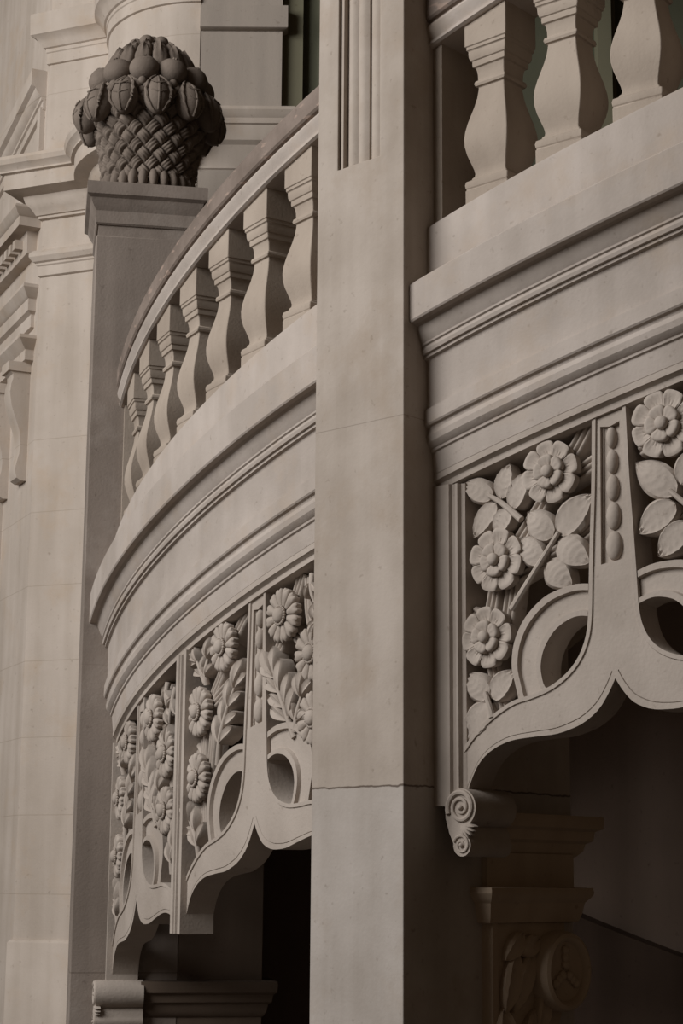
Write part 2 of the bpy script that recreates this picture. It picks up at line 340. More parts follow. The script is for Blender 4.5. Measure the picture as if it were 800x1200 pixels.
# impost moulding and carved bracket on the pillar's shaded side
side = 0.0
imp = [(0, 1.82), (.075, 1.815), (.078, 1.80), (.075, 1.775), (.055, 1.765), (.05, 1.735), (.032, 1.725), (.025, 1.70), (.01, 1.685), (0, 1.68)]
def ps(b, o, z): q = PR + PI_ * b - PL_ * o; return (q[0], q[1], z)   # on the right side: b inwards, o out from the side
im = empty('impost', ps(.58, 0, 1.56), math.radians(47), label='dim stone impost moulding on the shaded side of the pillar, under the right arch', cat='impost')
m = MB(); sweep_plan(m, [tuple(ps(.33, 0, 0)[:2]), tuple(ps(.86, 0, 0)[:2]), tuple((PR + PI_ * .86 + PL_ * .2))], back(imp)); m.build('moulding', M_UNDER, im, sharp=30)
m = MB(); box(m, .375, .835, -.02, .022, 1.56, 1.69, F=ps); m.build('neck_block', M_UNDER, im)
br = empty('scroll_bracket', ps(.57, 0, .6), math.radians(47), label='dim carved bracket with round medallion on the shaded side of the pillar', cat='bracket')
ab = [(0, 1.585), (.055, 1.582), (.058, 1.565), (.05, 1.55), (.035, 1.535), (.028, 1.50), (.02, 1.475), (0, 1.47)]
m = MB(); sweep_plan(m, [tuple(ps(.372, -.01, 0)[:2]), tuple(ps(.372, .03, 0)[:2]), tuple(ps(.80, .03, 0)[:2]), tuple(ps(.80, -.01, 0)[:2])], back(ab)); m.build('abacus', M_UNDER, br, sharp=30)
bp = [(.374, 1.50), (.76, 1.50), (.765, 1.45), (.775, 1.38), (.775, 1.28), (.74, 1.18), (.70, 1.10), (.675, 1.0), (.66, .85), (.655, .6), (.374, .6)]
m = MB(); prism(m, bp, lambda a, d, b: ps(a, d, b), -.01, .032); bo = m.build('bracket_body', M_UNDER, br)
m = MB(); box(m, .374, .40, .03, .042, .6, 1.49, F=ps); m.build('edge_fillet', M_UNDER, br)
Mb = Matrix(((PI_[0], 0, -PL_[0], 0), (PI_[1], 0, -PL_[1], 0), (0, 1, 0, 0), (0, 0, 0, 1)))
c = ps(.70, .03, 1.32); Mm = Matrix.Translation(c) @ Mb
m = MB(); lathe(m, [(.001, .045), (.075, .045), (.092, .05), (.098, .066), (.108, .072), (.12, .066), (.126, .05), (.126, -.02), (.001, -.02)], 40); md = m.build('medallion', M_UNDER, br, Mm, local=True, sharp=40)
m = MB()
for k in range(3):
    a = (math.radians(90), math.radians(215), math.radians(325))[k]
    for j in range(3):
        r = .022 + .022 * j; ellipsoid(m, (r * math.cos(a) , r * math.sin(a), .05), (.017, .017, .014), 8, 5)
m.build('medallion_trefoil', M_UNDER, md, Mm, local=True)

BRACKET = (br, bo, Mb)
# generic carved leaf on a 2D frame -------------------------------------------------
def leaf_grid(L, wmax, nt=16, nu=10, lift=.016, veins=.0034, cup=-.004, groove=.005, belly=.42, back=-.035, point=1.0):
    """ovate leaf from (0,0) to (L,0), x along the midrib, y across, z out; closed with a carved edge"""
    mb = MB(); T = np.linspace(0, 1, nt + 1); U = np.linspace(-1, 1, nu + 1); V = []
    for t_ in T:
        e = math.sin(math.pi * min(1, t_ ** (math.log(.5) / math.log(belly)))) ** (.58 + .35 * max(0, t_ - .5)) if 0 < t_ < 1 else 0
        e = max(e, .03 if t_ == 0 else .015)
        for u in U:
            z = lift * math.sin(math.pi * (.12 + .80 * t_)) + cup * (u * u - .5 * u ** 4) * 1.2 - groove * math.exp(-(u / .16) ** 2) + 1.3 * groove * math.exp(-(u / .06) ** 2) * (1 - t_) + .004 * math.exp(-((abs(u) - .82) / .12) ** 2)
            z += veins * math.sin(t_ * 34 - abs(u) * 9) * (1 - abs(u) ** 3) * (abs(u) > .05) * min(1, 4 * t_)
            z -= .006 * max(0, abs(u) - .84) / .16
            V.append((t_ * L, u * wmax * e, z))
    n = nu + 1; F_ = [(i * n + j, (i + 1) * n + j, (i + 1) * n + j + 1, i * n + j + 1) for i in range(nt) for j in range(nu)]
    rim = [j for j in range(n)] + [i * n + nu for i in range(1, nt + 1)] + [nt * n + j for j in range(nu - 1, -1, -1)] + [i * n for i in range(nt - 1, 0, -1)]
    b = len(V)
    for r in rim: V.append((V[r][0], V[r][1] * .92, back))
    k = len(rim)
    F_ += [(rim[i], rim[(i + 1) % k], b + (i + 1) % k, b + i) for i in range(k)] + [tuple(range(b, b + k))]
    return mb.add(V, F_)
def petal_grid(a0, half, r0, r1, lift, thick, notch=.0, square=.5, ribs=5, rib=.0018, na=12, nr=9, tilt=0., dish=.004):
    """one petal as a polar patch about the flower centre, rounded at its outer end"""
    mb = MB(); V = []
    for i in range(nr + 1):
        t_ = i / nr
        for j in range(na + 1):
            u = -1 + 2 * j / na
            ro = r1 * (1 - square * .16 * abs(u) ** 5 - notch * math.exp(-(u / .25) ** 2))
            r = r0 + (ro - r0) * t_
            half_t = half
            a = a0 + u * half_t
            z = lift * t_ ** .8 + tilt * t_ - dish * math.sin(math.pi * t_) * (1 - u * u)
            z -= thick * .14 * abs(u) ** 8
            z += rib * math.cos(u * math.pi * ribs) * math.sin(math.pi * min(1, t_ * 1.0)) ** .7
            z -= .007 * (max(0, t_ - .80) / .20) ** 2
            V.append((r * math.cos(a), r * math.sin(a), z))
    n = na + 1; F_ = [(i * n + j, (i + 1) * n + j, (i + 1) * n + j + 1, i * n + j + 1) for i in range(nr) for j in range(na)]
    rim = [j for j in range(n)] + [i * n + na for i in range(1, nr + 1)] + [nr * n + j for j in range(na - 1, -1, -1)] + [i * n for i in range(nr - 1, 0, -1)]
    b = len(V)
    for r in rim: V.append((V[r][0] * .96, V[r][1] * .96, -thick))
    k = len(rim)
    F_ += [(rim[i], rim[(i + 1) % k], b + (i + 1) % k, b + i) for i in range(k)] + [tuple(range(b, b + k))]
    return mb.add(V, F_)
def place_leaf(parent, s0, z0, s1, z1, wd, d, name='leaf', **kw):
    """leaf rooted at (s0,z0) with its tip at (s1,z1), both (along string, absolute height)"""
    L = math.hypot(s1 - s0, z1 - z0); M = frame_at((s0 + s1) / 2, d, (z0 + z1) / 2, math.atan2(z1 - z0, s1 - s0)) @ Matrix.Translation((-L / 2, 0, 0))
    return leaf_grid(L, wd / 2, **kw).build(name, M_CARVE, parent, M, local=True, sharp=50)

# meshes that repeat are made once and shared
_cache = {}
def shared(key, fn, name, mat, sharp=50):
    if key not in _cache:
        me = fn().mesh(name, sharp); me.materials.append(mat); _cache[key] = me
    return _cache[key]
def put(me, name, parent, M): o = bpy.data.objects.new(name, me); return link(o, M, parent)
def boss_mesh(R):
    m = MB(); lathe(m, [(.001, -.005), (R * .62, -.008), (R * .66, -.03), (R * .5, -.075), (.001, -.075)], 20); return m
def dome_mesh(r, h):
    m = MB(); lathe(m, [(r, -.012), (r * 1.0, h * .25), (r * .9, h * .62), (r * .62, h * .9), (r * .25, h), (.001, h * 1.01)], 18); return m
def rose(parent, s, z, R, spin, d):
    M = frame_at(s, d, z, spin)
    fl = put(shared(('boss', R), lambda: boss_mesh(R), 'rose', M_CARVE), 'rose', parent, M)
    for k in range(8):
        a = 2 * math.pi * k / 8
        put(shared(('rp', R), lambda: petal_grid(0, math.pi / 8 * 1.01, R * .40, R, .008, .030, 0, .95, 5, .0013, tilt=.002, dish=.007), 'petal', M_CARVE), 'petal', fl, M @ Matrix.Rotation(a, 4, 'Z') @ Matrix.Translation((0, 0, .004 * (k % 2))))
    for k in range(5):
        a = 2 * math.pi * (k + .3) / 5
        put(shared(('ri', R), lambda: petal_grid(0, math.pi / 5 * 1.01, R * .16, R * .55, .006, .022, 0, 1.2, 3, .0005, tilt=.003, dish=-.002), 'inner_petal', M_CARVE), 'inner_petal', fl, M @ Matrix.Rotation(a, 4, 'Z') @ Matrix.Translation((0, 0, .011)))
    put(shared(('rd', R), lambda: dome_mesh(R * .20, .015), 'flower_centre', M_CARVE), 'flower_centre', fl, M @ Matrix.Translation((0, 0, .016)))
    return fl
def bead_ring_mesh(r, n, b):
    m = MB()
    for k in range(n):
        a = 2 * math.pi * k / n; ellipsoid(m, (r * math.cos(a), r * math.sin(a), 0), (b, b, b), 7, 5)
    return m
def daisy(parent, s, z, R, spin, d):
    M = frame_at(s, d, z, spin)
    fl = put(shared(('boss', R), lambda: boss_mesh(R), 'daisy', M_CARVE), 'daisy', parent, M)
    for k in range(12):
        a = 2 * math.pi * k / 12
        put(shared(('dp', R), lambda: petal_grid(0, math.pi / 12 * .95, R * .34, R, .002, .026, .06, 1.15, 1, .0016, na=10, tilt=.002, dish=-.003), 'petal', M_CARVE), 'petal', fl, M @ Matrix.Rotation(a, 4, 'Z'))
    put(shared(('dd', R), lambda: dome_mesh(R * .29, .022), 'flower_centre', M_CARVE), 'flower_centre', fl, M @ Matrix.Translation((0, 0, .004)))
    put(shared(('db', R), lambda: bead_ring_mesh(R * .33, 22, .0055), 'bead_ring', M_CARVE), 'bead_ring', fl, M @ Matrix.Translation((0, 0, .008)))
    return fl
def acanthus(parent, pts, wd, d, n=4):
    """feathered leaf: a curved midrib with paired lobes and an end lobe; pts are (s, z) with z absolute"""
    P = spline(pts, 30); mb = MB(); L = float(np.sum(np.linalg.norm(np.diff(P, axis=0), axis=1)))
    def lobe(s0, z0, ang, ln, wdt, dz):
        g = leaf_grid(ln, wdt / 2, 12, 8, .022, .0, .006, .006, .64, -.04)
        g.xf(frame_at(s0, d + dz, z0, ang)); mb.add(g.v, g.f)
    for k in range(n):
        i = int((.22 + .58 * k / max(1, n - 1)) * 29); t_ = P[min(i + 1, 29)] - P[i - 1]; a = math.atan2(t_[1], t_[0])
        for sg in (-1, 1):
            ln = wd * (1.12 - .12 * k / n); lobe(P[i][0], P[i][1], a + sg * math.radians(40 - 5 * k), ln, wd * .40, -.003 * (k % 2))
    t_ = P[-1] - P[-4]; lobe(P[-6][0], P[-6][1], math.atan2(t_[1], t_[0]), wd * 1.15, wd * .42, .004)
    tube(mb, [Wz(p[0], d + .004 + .010 * math.sin(math.pi * i / 29), p[1]) for i, p in enumerate(P)], [.013 - .009 * i / 29 for i in range(30)], 8)
    return mb.build('acanthus_leaf', M_CARVE, parent, sharp=50)
def stem(parent, pts, r, d):
    P = spline(pts, 14); m = MB(); tube(m, [Wz(p[0], d, p[1]) for p in P], [r * (1 - .35 * i / 13) for i in range(14)], 8); return m.build('stem', M_CARVE, parent)
def ribbon(parent, pts, wd, d):
    """three-reeded strap behind the flowers"""
    P = spline(pts, 16); m = MB(); rings = []
    for i, p in enumerate(P):
        t_ = P[min(i + 1, 15)] - P[max(i - 1, 0)]; t_ = t_ / np.linalg.norm(t_); nx = np.array((-t_[1], t_[0])); ring = []
        for j in range(19):
            u = -1 + 2 * j / 18; dz = .010 * abs(math.sin(math.pi * 1.5 * (u + 1)))
            q = p + nx * u * wd / 2; ring.append(Wz(q[0], d + dz, q[1]))
        for u in (1, -1):
            q = p + nx * u * wd / 2; ring.append(Wz(q[0], d - .05, q[1]))
        rings.append(ring)
    loft(m, rings); return m.build('reeded_strap', M_CARVE, parent, sharp=60)

# ------------------------------------------------------------------ pierced tracery panels
DF = -.055; DB = -.165
SH = -.10
TOPX = [(.085, .56), (.098, .50), (.125, .452), (.165, .417), (.22, .392), (.29, .38), (.36, .374), (.44, .345), (.51, .303), (.555, .262)]
BOTX = [(0, .372), (.022, .335), (.058, .292), (.11, .263), (.16, .252), (.21, .248), (.28, .254), (.37, .258), (.44, .243), (.49, .212), (.522, .165), (.545, .115), (.556, .09)]
RO = [(.082, .668), (.12, .676), (.17, .676), (.24, .662), (.31, .615), (.35, .55), (.36, .48), (.348, .425), (.335, .372)]
RI = [(.086, .572), (.115, .579), (.15, .577), (.20, .556), (.24, .51), (.254, .46), (.248, .415), (.24, .395), (.232, .385)]
def panel(sc, sides, label, kind, stiles, SH):
    """sc is the strut's place along the string; sides -1 / +1 the half bays built"""
    base_p = W(sc, -.12, .14)
    t = empty('tracery_panel', base_p, TH(sc), label=label, cat='tracery panel', group='pierced tracery panels under the stair string')
    def Q(x, z): return (sc + x, z + SH * x)
    def band(name, top, bot, sec, parent, sg, n=34, df=DF, shear=True, db=DB):
        Tp = spline(top, n); Bp = spline(bot, n); mb = MB(); rings = []
        for a, b in zip(Tp, Bp):
            ring = []
            for u, dz in sec:
                p = b + (a - b) * u; x = sg * p[0]; ring.append(W(sc + x, df + dz, p[1] + (SH * x if shear else 0)))
            for u in (1, 0):
                p = b + (a - b) * u; x = sg * p[0]; ring.append(W(sc + x, db, p[1] + (SH * x if shear else 0)))
            rings.append(ring)
        loft(mb, rings); return mb.build(name, M_CARVE, parent, sharp=30)
    RIB = [(0, -.001), (.108, -.001), (.118, -.0055), (.128, -.001), (1, -.001)]
    EDGE = [(0, -.0015), (.14, .004), (1, .004)]
    RNG = [(0, .008), (.16, .008), (.20, -.006), (.76, -.006), (.80, .008), (1, .008)]
    # strut with sunk bead panel
    m = MB()
    def poly(pts, d0, d1): prism(m, pts, lambda a, d, b: W(sc + a, d, b + SH * a), d0, d1)
    E_ = [(.057, 1.172), (.064, .96), (.073, .80), (.0775, .715)]
    for sg in (-1, 1):
        poly([(sg * x, z) for x, z in E_] + [(sg * .040, .715), (sg * .032, 1.172)], DF - .002, DB)
    poly([(-.0335, 1.132), (.0, 1.124), (.0335, 1.132), (.0325, 1.172), (-.0325, 1.172)], DF - .002, DB)
    poly([(-.0775, .7151), (.0775, .7151), (.079, .68), (.085, .56), (0, .372), (-.085, .56), (-.079, .68)], DF - .001, DB)
    poly([(-.041, .71), (.041, .71), (.034, 1.135), (-.034, 1.135)], DF - .017, DB)
    st = m.build('strut', M_CARVE, t)
    m = MB()
    for sg in (-1, 1): poly([(sg * .040, .715), (sg * .0325, 1.132), (sg * .027, 1.132), (sg * .0345, .715)], DF - .012, DF - .035)
    m.build('bead_surround', M_CARVE, st)
    for k, (zc, hh, hw) in enumerate(((1.092, .035, .017), (1.018, .038, .019), (.938, .041, .0215), (.853, .043, .024), (.764, .045, .027))):
        if hh == 0: continue
        M = frame_at(sc, DF - .015, zc + K * sc + CAMZ)
        put(shared(('bead', k), lambda: ellipsoid(MB(), (0, 0, 0), (hw, hh, .020), 12, 10), 'bead', M_CARVE), 'bead', st, M)
    # arch ribs and rings
    for sg in sides:
        rb_ = band('arch_rib', TOPX, [(x, max(z, .120 - SH * sg * x)) for x, z in BOTX], RIB, t, sg)
        ol = spline([(.057, 1.172), (.064, .96), (.073, .80), (.079, .68)] + TOPX, 60); tn = np.gradient(ol, axis=0); tn /= np.linalg.norm(tn, axis=1)[:, None]
        il = ol + np.stack([tn[:, 1], -tn[:, 0]], 1) * .0145
        band('edge_fillet', ol, il, EDGE, rb_, sg, 60, DF, True, DF - .01)
        band('ring', RO, RI, RNG, t, sg, 26, DF - .006)
    # frame
    s_l, s_r = stiles
    prof = [(-.030, 1.215), (-.030, 1.195), (-.040, 1.19), (-.046, 1.185), (-.046, 1.166), (DF - .02, 1.162), (DB, 1.162), (DB, 1.215)]
    m = MB(); sweep_s(m, prof, s_l[0], s_r[1]); m.build('top_rail', M_CARVE, t, sharp=30)
    for (a, b, zb, ap) in (s_l, s_r):
        if a == b: continue
        m = MB()
        cs = ap                                        # plan section as (fraction along, d)
        q = [(a + (b - a) * f, d) for f, d in cs] + [(b, DB), (a, DB)]
        loft(m, [[W(s, d, z - K * (s - (a + b) / 2)) for s, d in q] for z in (zb, 1.165)])
        m.build('stile', M_CARVE, t, sharp=30)
    # ornament
    kz = lambda s, z: z + K * s + CAMZ
    D1 = DF + .004; D2 = DF - .036
    if kind == 'rose':
        RS = {-1: [(-.208, 1.061, .098, .2), (-.413, .861, .099, .5), (-.452, .634, .095, .1)], 1: [(.180, 1.062, .103, .35), (.405, .835, .092, .1), (.44, .60, .09, .4)]}
        for sg in sides:
            for x, z, R, sp in RS[sg]: rose(t, sc + x, kz(sc + x, z), R, sp, D1)
        LV = {-1: [(-.432, 1.068, -.548, 1.155, .082), (-.400, 1.050, -.367, 1.150, .080), (-.360, 1.005, -.300, 1.10, .085), (-.420, 1.045, -.512, .968, .080), (-.369, 1.005, -.425, .945, .080),
                   (-.209, .862, -.300, .972, .098), (-.190, .864, -.070, .945, .108), (-.190, .842, -.084, .740, .104), (-.231, .790, -.145, .690, .098), (-.250, .795, -.325, .902, .09),
                   (-.455, .452, -.540, .548, .090), (-.443, .445, -.358, .505, .086), (-.450, .430, -.556, .350, .10)],
              1: [(.208, .845, .080, .985, .105), (.205, .818, .085, .770, .10), (.245, .745, .145, .682, .095), (.225, .865, .285, .965, .09), (.245, .80, .345, .86, .09), (.265, .75, .36, .74, .085),
                  (.432, 1.04, .53, 1.10, .08), (.40, 1.03, .39, 1.11, .08), (.45, .43, .53, .50, .085), (.44, .42, .36, .46, .08)]}
        for sg in sides:
            for s0, z0, s1, z1, wd_ in LV[sg]:
                place_leaf(t, sc + s0, kz(sc + s0, z0), sc + s1, kz(sc + s1, z1), wd_, D1 - .018)
        SM = {-1: [[(-.32, .955), (-.39, 1.03), (-.445, 1.078)], [(-.36, .69), (-.275, .775), (-.183, .868)], [(-.438, .385), (-.448, .42), (-.465, .47)]],
              1: [[(.33, .70), (.26, .78), (.19, .86)], [(.44, .38), (.45, .42), (.46, .46)]]}
        for sg in sides:
            for pts in SM[sg]: stem(t, [(sc + x, kz(sc + x, z)) for x, z in pts], .0115, D1 - .006)
        RB = {-1: [[(-.09, 1.175), (-.15, 1.10), (-.30, .95), (-.43, .82), (-.47, .66), (-.45, .52), (-.42, .38)], [(-.06, 1.05), (-.12, 1.035), (-.2, 1.02)], [(-.07, .86), (-.2, .82), (-.36, .80)],
                   [(-.54, .90), (-.50, .86), (-.42, .80)], [(-.54, .74), (-.50, .70), (-.45, .63)], [(-.37, .86), (-.385, .74), (-.41, .62)]],
              1: [[(.09, 1.10), (.2, 1.02), (.33, .90), (.42, .80), (.45, .62), (.43, .40)], [(.08, .80), (.2, .76), (.36, .80)], [(.54, .9), (.48, .85), (.42, .8)], [(.08, 1.03), (.14, 1.04), (.2, 1.06)]]}
    else:
        RS = {-1: [(-.262, 1.080, .094, .1), (-.462, .905, .096, .3), (-.468, .662, .094, 0.)], 1: [(.162, 1.045, .098, .2), (.345, .852, .098, .05), (.36, .628, .094, .3)]}
        for sg in sides:
            for x, z, R, sp in RS[sg]: daisy(t, sc + x, kz(sc + x, z), R, sp, D1)
        AC = {-1: [([(-.30, .66), (-.27, .75), (-.20, .86), (-.135, .945)], .105, 4), ([(-.443, .36), (-.46, .44), (-.52, .51), (-.55, .55)], .095, 3), ([(-.42, 1.00), (-.46, 1.07), (-.515, 1.12)], .075, 2), ([(-.41, .99), (-.40, 1.05), (-.39, 1.10)], .07, 2)],
              1: [([(.235, .60), (.19, .70), (.12, .83), (.075, .90)], .115, 4), ([(.24, .62), (.27, .70), (.28, .75)], .09, 2), ([(.43, 1.08), (.40, 1.0), (.36, .93)], .07, 2), ([(.44, .37), (.45, .44), (.49, .52)], .09, 3), ([(.33, 1.13), (.34, 1.06), (.36, 1.0)], .06, 2)]}
        for sg in sides:
            for pts, wd_, n in AC[sg]: acanthus(t, [(sc + x, kz(sc + x, z)) for x, z in pts], wd_, D1 - .02, n)
        RB = {-1: [[(-.10, 1.175), (-.2, 1.12), (-.33, 1.0), (-.44, .90), (-.47, .76), (-.46, .60), (-.44, .42)], [(-.07, .95), (-.2, .95), (-.38, .92)], [(-.38, .86), (-.40, .74), (-.42, .64)], [(-.55, .8), (-.48, .72), (-.44, .62)]],
              1: [[(.07, .93), (.14, 1.0), (.24, 1.17)], [(.15, 1.02), (.25, .92), (.35, .83), (.40, .72), (.42, .56), (.42, .40)], [(.28, 1.14), (.29, 1.0), (.36, .86)], [(.34, .72), (.33, .82), (.36, .90)]]}
    for sg in sides:
        for pts in RB[sg]: ribbon(t, [(sc + x, kz(sc + x, z)) for x, z in pts], .054, D2)
    return t
edge_sec = [(0, -.028), (.62, -.028), (.66, -.040), (.74, -.044), (.78, -.036), (.86, -.036), (.90, -.050), (1, DF)]
mir = [(1 - f, d) for f, d in edge_sec[::-1]]
div_l = [(0, DF), (.2, -.050), (.28, -.036), (.45, -.036), (.5, -.030), (1, -.030)]
div_r = [(1 - f, d) for f, d in div_l[::-1]]
panel(.873, (-1, 1), 'pierced stone panel of carved roses and leaves right of the pillar', 'rose',
      ((.215, .335, .16, edge_sec), (1.39, 1.46, .12, div_r)), -.10)
panel(-.745, (-1, 1), 'pierced stone panel of carved daisies just left of the pillar', 'daisy',
      ((-1.320, -1.272, .115, div_l), (-.24, -.175, .12, div_r)), -.05)
panel(-1.89, (-1, 1), 'steeply foreshortened pierced daisy panel at the foot, beside the basket-topped post', 'daisy',
      ((-2.47, -2.415, .125, div_l), (-1.369, -1.321, .1265, div_r)), -.05)

for b_, z_, an, ln, wt in ((.43, 1.20, 70, .20, .09), (.47, 1.20, 60, .22, .08), (.44, 1.04, 95, .18, .10), (.52, 1.03, 65, .20, .10), (.47, .86, 100, .20, .11), (.56, .90, 62, .20, .10), (.43, 1.36, 40, .13, .07), (.50, 1.38, 20, .12, .07), (.60, 1.12, 75, .16, .07), (.45, .70, 90, .18, .1), (.55, .72, 80, .18, .1)):
    g = leaf_grid(ln, wt / 2, 12, 8, .024, .002, .004, .007, .55, -.01)
    g.build('bracket_leaf', M_UNDER, br, Matrix.Translation(ps(b_, .036, z_)) @ Mb @ Matrix.Rotation(math.radians(an), 4, 'Z'), local=True, sharp=50)
# ------------------------------------------------------------------ moulded outer string, plinth, handrail, balusters
STRING = [(-.30, 2.05), (-.035, 2.05), (-.004, 2.040), (0, 2.03), (0, 1.832), (.080, 1.826), (.088, 1.818), (.088, 1.700), (.084, 1.694), (.062, 1.692), (.052, 1.686), (.045, 1.665), (.036, 1.645), (.030, 1.635), (.030, 1.628),
          (.024, 1.624), (.028, 1.612), (.025, 1.600), (.016, 1.598), (.016, 1.588), (.004, 1.584), (.002, 1.575), (0, 1.424), (.013, 1.420), (.014, 1.372), (.010, 1.366), (.000, 1.362), (-.002, 1.352), (.004, 1.335), (.001, 1.315), (-.010, 1.300), (-.016, 1.296), (-.017, 1.288),
          (-.024, 1.284), (-.026, 1.262), (-.029, 1.236), (-.031, 1.218), (-.036, 1.212), (-.30, 1.212)]
for a, b, lab in ((-2.475, -.12, 'moulded curved stone string of the stair left of the pillar'), (.06, 2.3, 'moulded stone string of the stair right of the pillar')):
    t = empty('stair_string', W((a + b) / 2, -.15, 1.21), TH((a + b) / 2), label=lab, cat='stair string')
    i1 = 6; i2 = 22
    m = MB(); sweep_s(m, STRING[:14] + [(-.30, STRING[13][1])], a, b); m.build('plinth_course', M_STAIR, t, sharp=25)
    m = MB(); sweep_s(m, [(-.30, STRING[13][1])] + STRING[13:23] + [(-.30, STRING[22][1])], a, b); m.build('frieze', M_STAIR, t, sharp=25)
    m = MB(); sweep_s(m, [(-.30, STRING[22][1])] + STRING[22:], a, b); m.build('lower_moulding', M_STAIR, t, sharp=25)

RAIL_T = [(-.215, 2.86), (-.018, 2.862), (-.006, 2.858), (.002, 2.845), (.003, 2.775), (-.004, 2.767), (-.012, 2.765), (-.2, 2.765)]
RAIL_B = [(-.2, 2.765), (-.016, 2.765), (-.018, 2.758), (-.006, 2.752), (-.002, 2.742), (-.006, 2.725), (-.016, 2.708), (-.019, 2.698), (-.012, 2.694), (-.012, 2.684), (-.022, 2.678), (-.2, 2.678)]
BP = [(.084, -.001), (.084, .035), (.080, .038), (.084, .044), (.0855, .055), (.083, .066), (.076, .070), (.070, .074), (.068, .080), (.0625, .086), (.0615, .096), (.064, .110), (.072, .135), (.080, .160), (.0855, .188), (.0865, .215), (.084, .240),
      (.078, .270), (.070, .300), (.062, .330), (.0555, .360), (.0525, .385), (.0515, .398), (.060, .400), (.0625, .408), (.060, .417), (.053, .420), (.0535, .440), (.056, .456), (.059, .464), (.0655, .467), (.0665, .476), (.0665, .486),
      (.071, .489), (.0745, .500), (.0755, .514), (.075, .522), (.080, .525), (.080, .535), (.084, .538), (.084, .634)]
def baluster_mesh():
    m = MB(); rings = []
    for i, (h, z) in enumerate(BP):
        sk = K if i in (0, len(BP) - 1) else 0
        rings.append([(x, y, z + sk * x) for x, y in ((-h, -h), (h, -h), (h, h), (-h, h))])
    loft(m, rings); return m
_bm = None
def baluster(parent, s):
    global _bm
    if _bm is None:
        _bm = baluster_mesh().mesh('baluster', 24); _bm.materials.append(M_BAL)
    p = W(s, -.115, 2.047)
    o = bpy.data.objects.new('baluster', _bm); link(o, Matrix.Translation(p) @ Matrix.Rotation(TH(s), 4, 'Z'), parent)
    md = o.modifiers.new('bevel', 'BEVEL'); md.width = .003; md.segments = 2; md.limit_method = 'ANGLE'; md.angle_limit = math.radians(60)
def die(parent, a, b):
    m = MB(); prof = [(a, -.035), (b, -.035), (b, -.19), (a, -.19)]
    loft(m, [[W(s, d, z) for s, d in prof] for z in (2.045, 2.685)]); m.build('end_die', M_BAL, parent)
for a, b, dies, bal, lab in ((-2.475, -.12, [(-2.475, -2.43)], [-.484 - .2895 * i for i in range(7)], 'curving stone balustrade with seven square balusters left of the pillar'),
                       (.06, 2.3, [(.15, .262)], [.449 + .278 * i for i in range(7)], 'stone balustrade with square balusters right of the pillar, top right')):
    t = empty('balustrade', W((a + b) / 2, -.115, 2.05), TH((a + b) / 2), label=lab, cat='balustrade')
    m = MB(); sweep_s(m, RAIL_T, a, b); hr = m.build('handrail', M_RAIL, t, sharp=25)
    m = MB(); sweep_s(m, RAIL_B, a, b); m.build('handrail_moulding', M_STAIR, t, sharp=25)
    for q in dies: die(t, *q)
    for s in bal: baluster(t, s)

# steps, soffit and the wall under the stair
m = MB(); n = 11
for i in range(n):
    s0 = -2.45 + .44 * i; s1 = s0 + .44; zt_ = 1.60 + K * s1 + CAMZ; pts = []
    ss = np.linspace(s0, s1, 6)
    for s in ss: pass
    top = [[Wz(s, -.299, zt_), Wz(s, -1.75, zt_), W(s, -1.75, 1.25), W(s, -.299, 1.25)] for s in ss]
    loft(m, top)
tag(m.build('stair_flight', M_UNDER), kind='structure')
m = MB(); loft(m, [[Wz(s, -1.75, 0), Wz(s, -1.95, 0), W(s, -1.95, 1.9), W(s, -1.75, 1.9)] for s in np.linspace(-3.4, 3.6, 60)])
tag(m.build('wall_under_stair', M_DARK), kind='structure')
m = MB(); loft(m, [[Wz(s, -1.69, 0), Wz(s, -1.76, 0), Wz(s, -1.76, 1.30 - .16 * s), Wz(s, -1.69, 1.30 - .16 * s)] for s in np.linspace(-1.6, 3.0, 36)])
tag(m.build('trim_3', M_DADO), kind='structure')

# ------------------------------------------------------------------ newel post
NS = -2.46; nB = A(Wz(NS, 0, 0)[:2]); nth = TH(NS) - math.radians(3.2); NT = A((math.cos(nth), math.sin(nth))); NI = A((-math.sin(nth), math.cos(nth)))
def nn(l, b, z): q = nB + NI * l - NT * b; return (q[0], q[1], z)          # l inwards (to the right), b back
nl0, nl1, nd = -.118, .340, .46; ncl = (nl0 + nl1) / 2
nw = empty('newel_post', nn(ncl, nd / 2, 0), nth, label='sooty square stone newel post carrying the fruit basket at the foot of the balustrade', cat='newel post')
m = MB(); box(m, nl0, nl1, 0, nd, 0, 4.50, F=nn); m.build('shaft', M_NEWEL, nw, bevel=.006)
m = MB(); sweep_plan(m, [nn(nl1, 0, 0)[:2], nn(nl1, nd, 0)[:2], nn(nl0, nd, 0)[:2], nn(nl0, 0, 0)[:2]], [(-.1, 4.745), (.046, 4.745), (.048, 4.738), (.047, 4.685), (.030, 4.672), (.024, 4.655), (.014, 4.635), (.004, 4.618), (.004, 4.56), (-.003, 4.552), (-.1, 4.552)], closed=True)
box(m, nl0 + .01, nl1 - .01, .01, nd - .01, 4.49, 4.74, F=nn); m.build('cap', M_NEWEL, nw, sharp=30)
# foot of the post under the arch: wider pier with an impost
m = MB(); box(m, nl1, .70, .0, nd, 0, 2.72, F=nn); m.build('respond_pier', M_UNDER_SHADE, nw)
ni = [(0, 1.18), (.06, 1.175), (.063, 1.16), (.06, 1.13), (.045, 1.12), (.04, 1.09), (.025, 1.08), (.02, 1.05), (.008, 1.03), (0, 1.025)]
m = MB(); sweep_plan(m, [nn(.18, 0, 0)[:2], nn(.70, 0, 0)[:2], nn(.70, .3, 0)[:2]], back(ni)); m.build('impost_moulding', M_UNDER_SHADE, nw, sharp=30)

m = MB(); box(m, .60, 2.0, .44, .56, 0, 2.60, F=nn); tag(m.build('wall_under_stair_end', M_DADO), kind='structure')

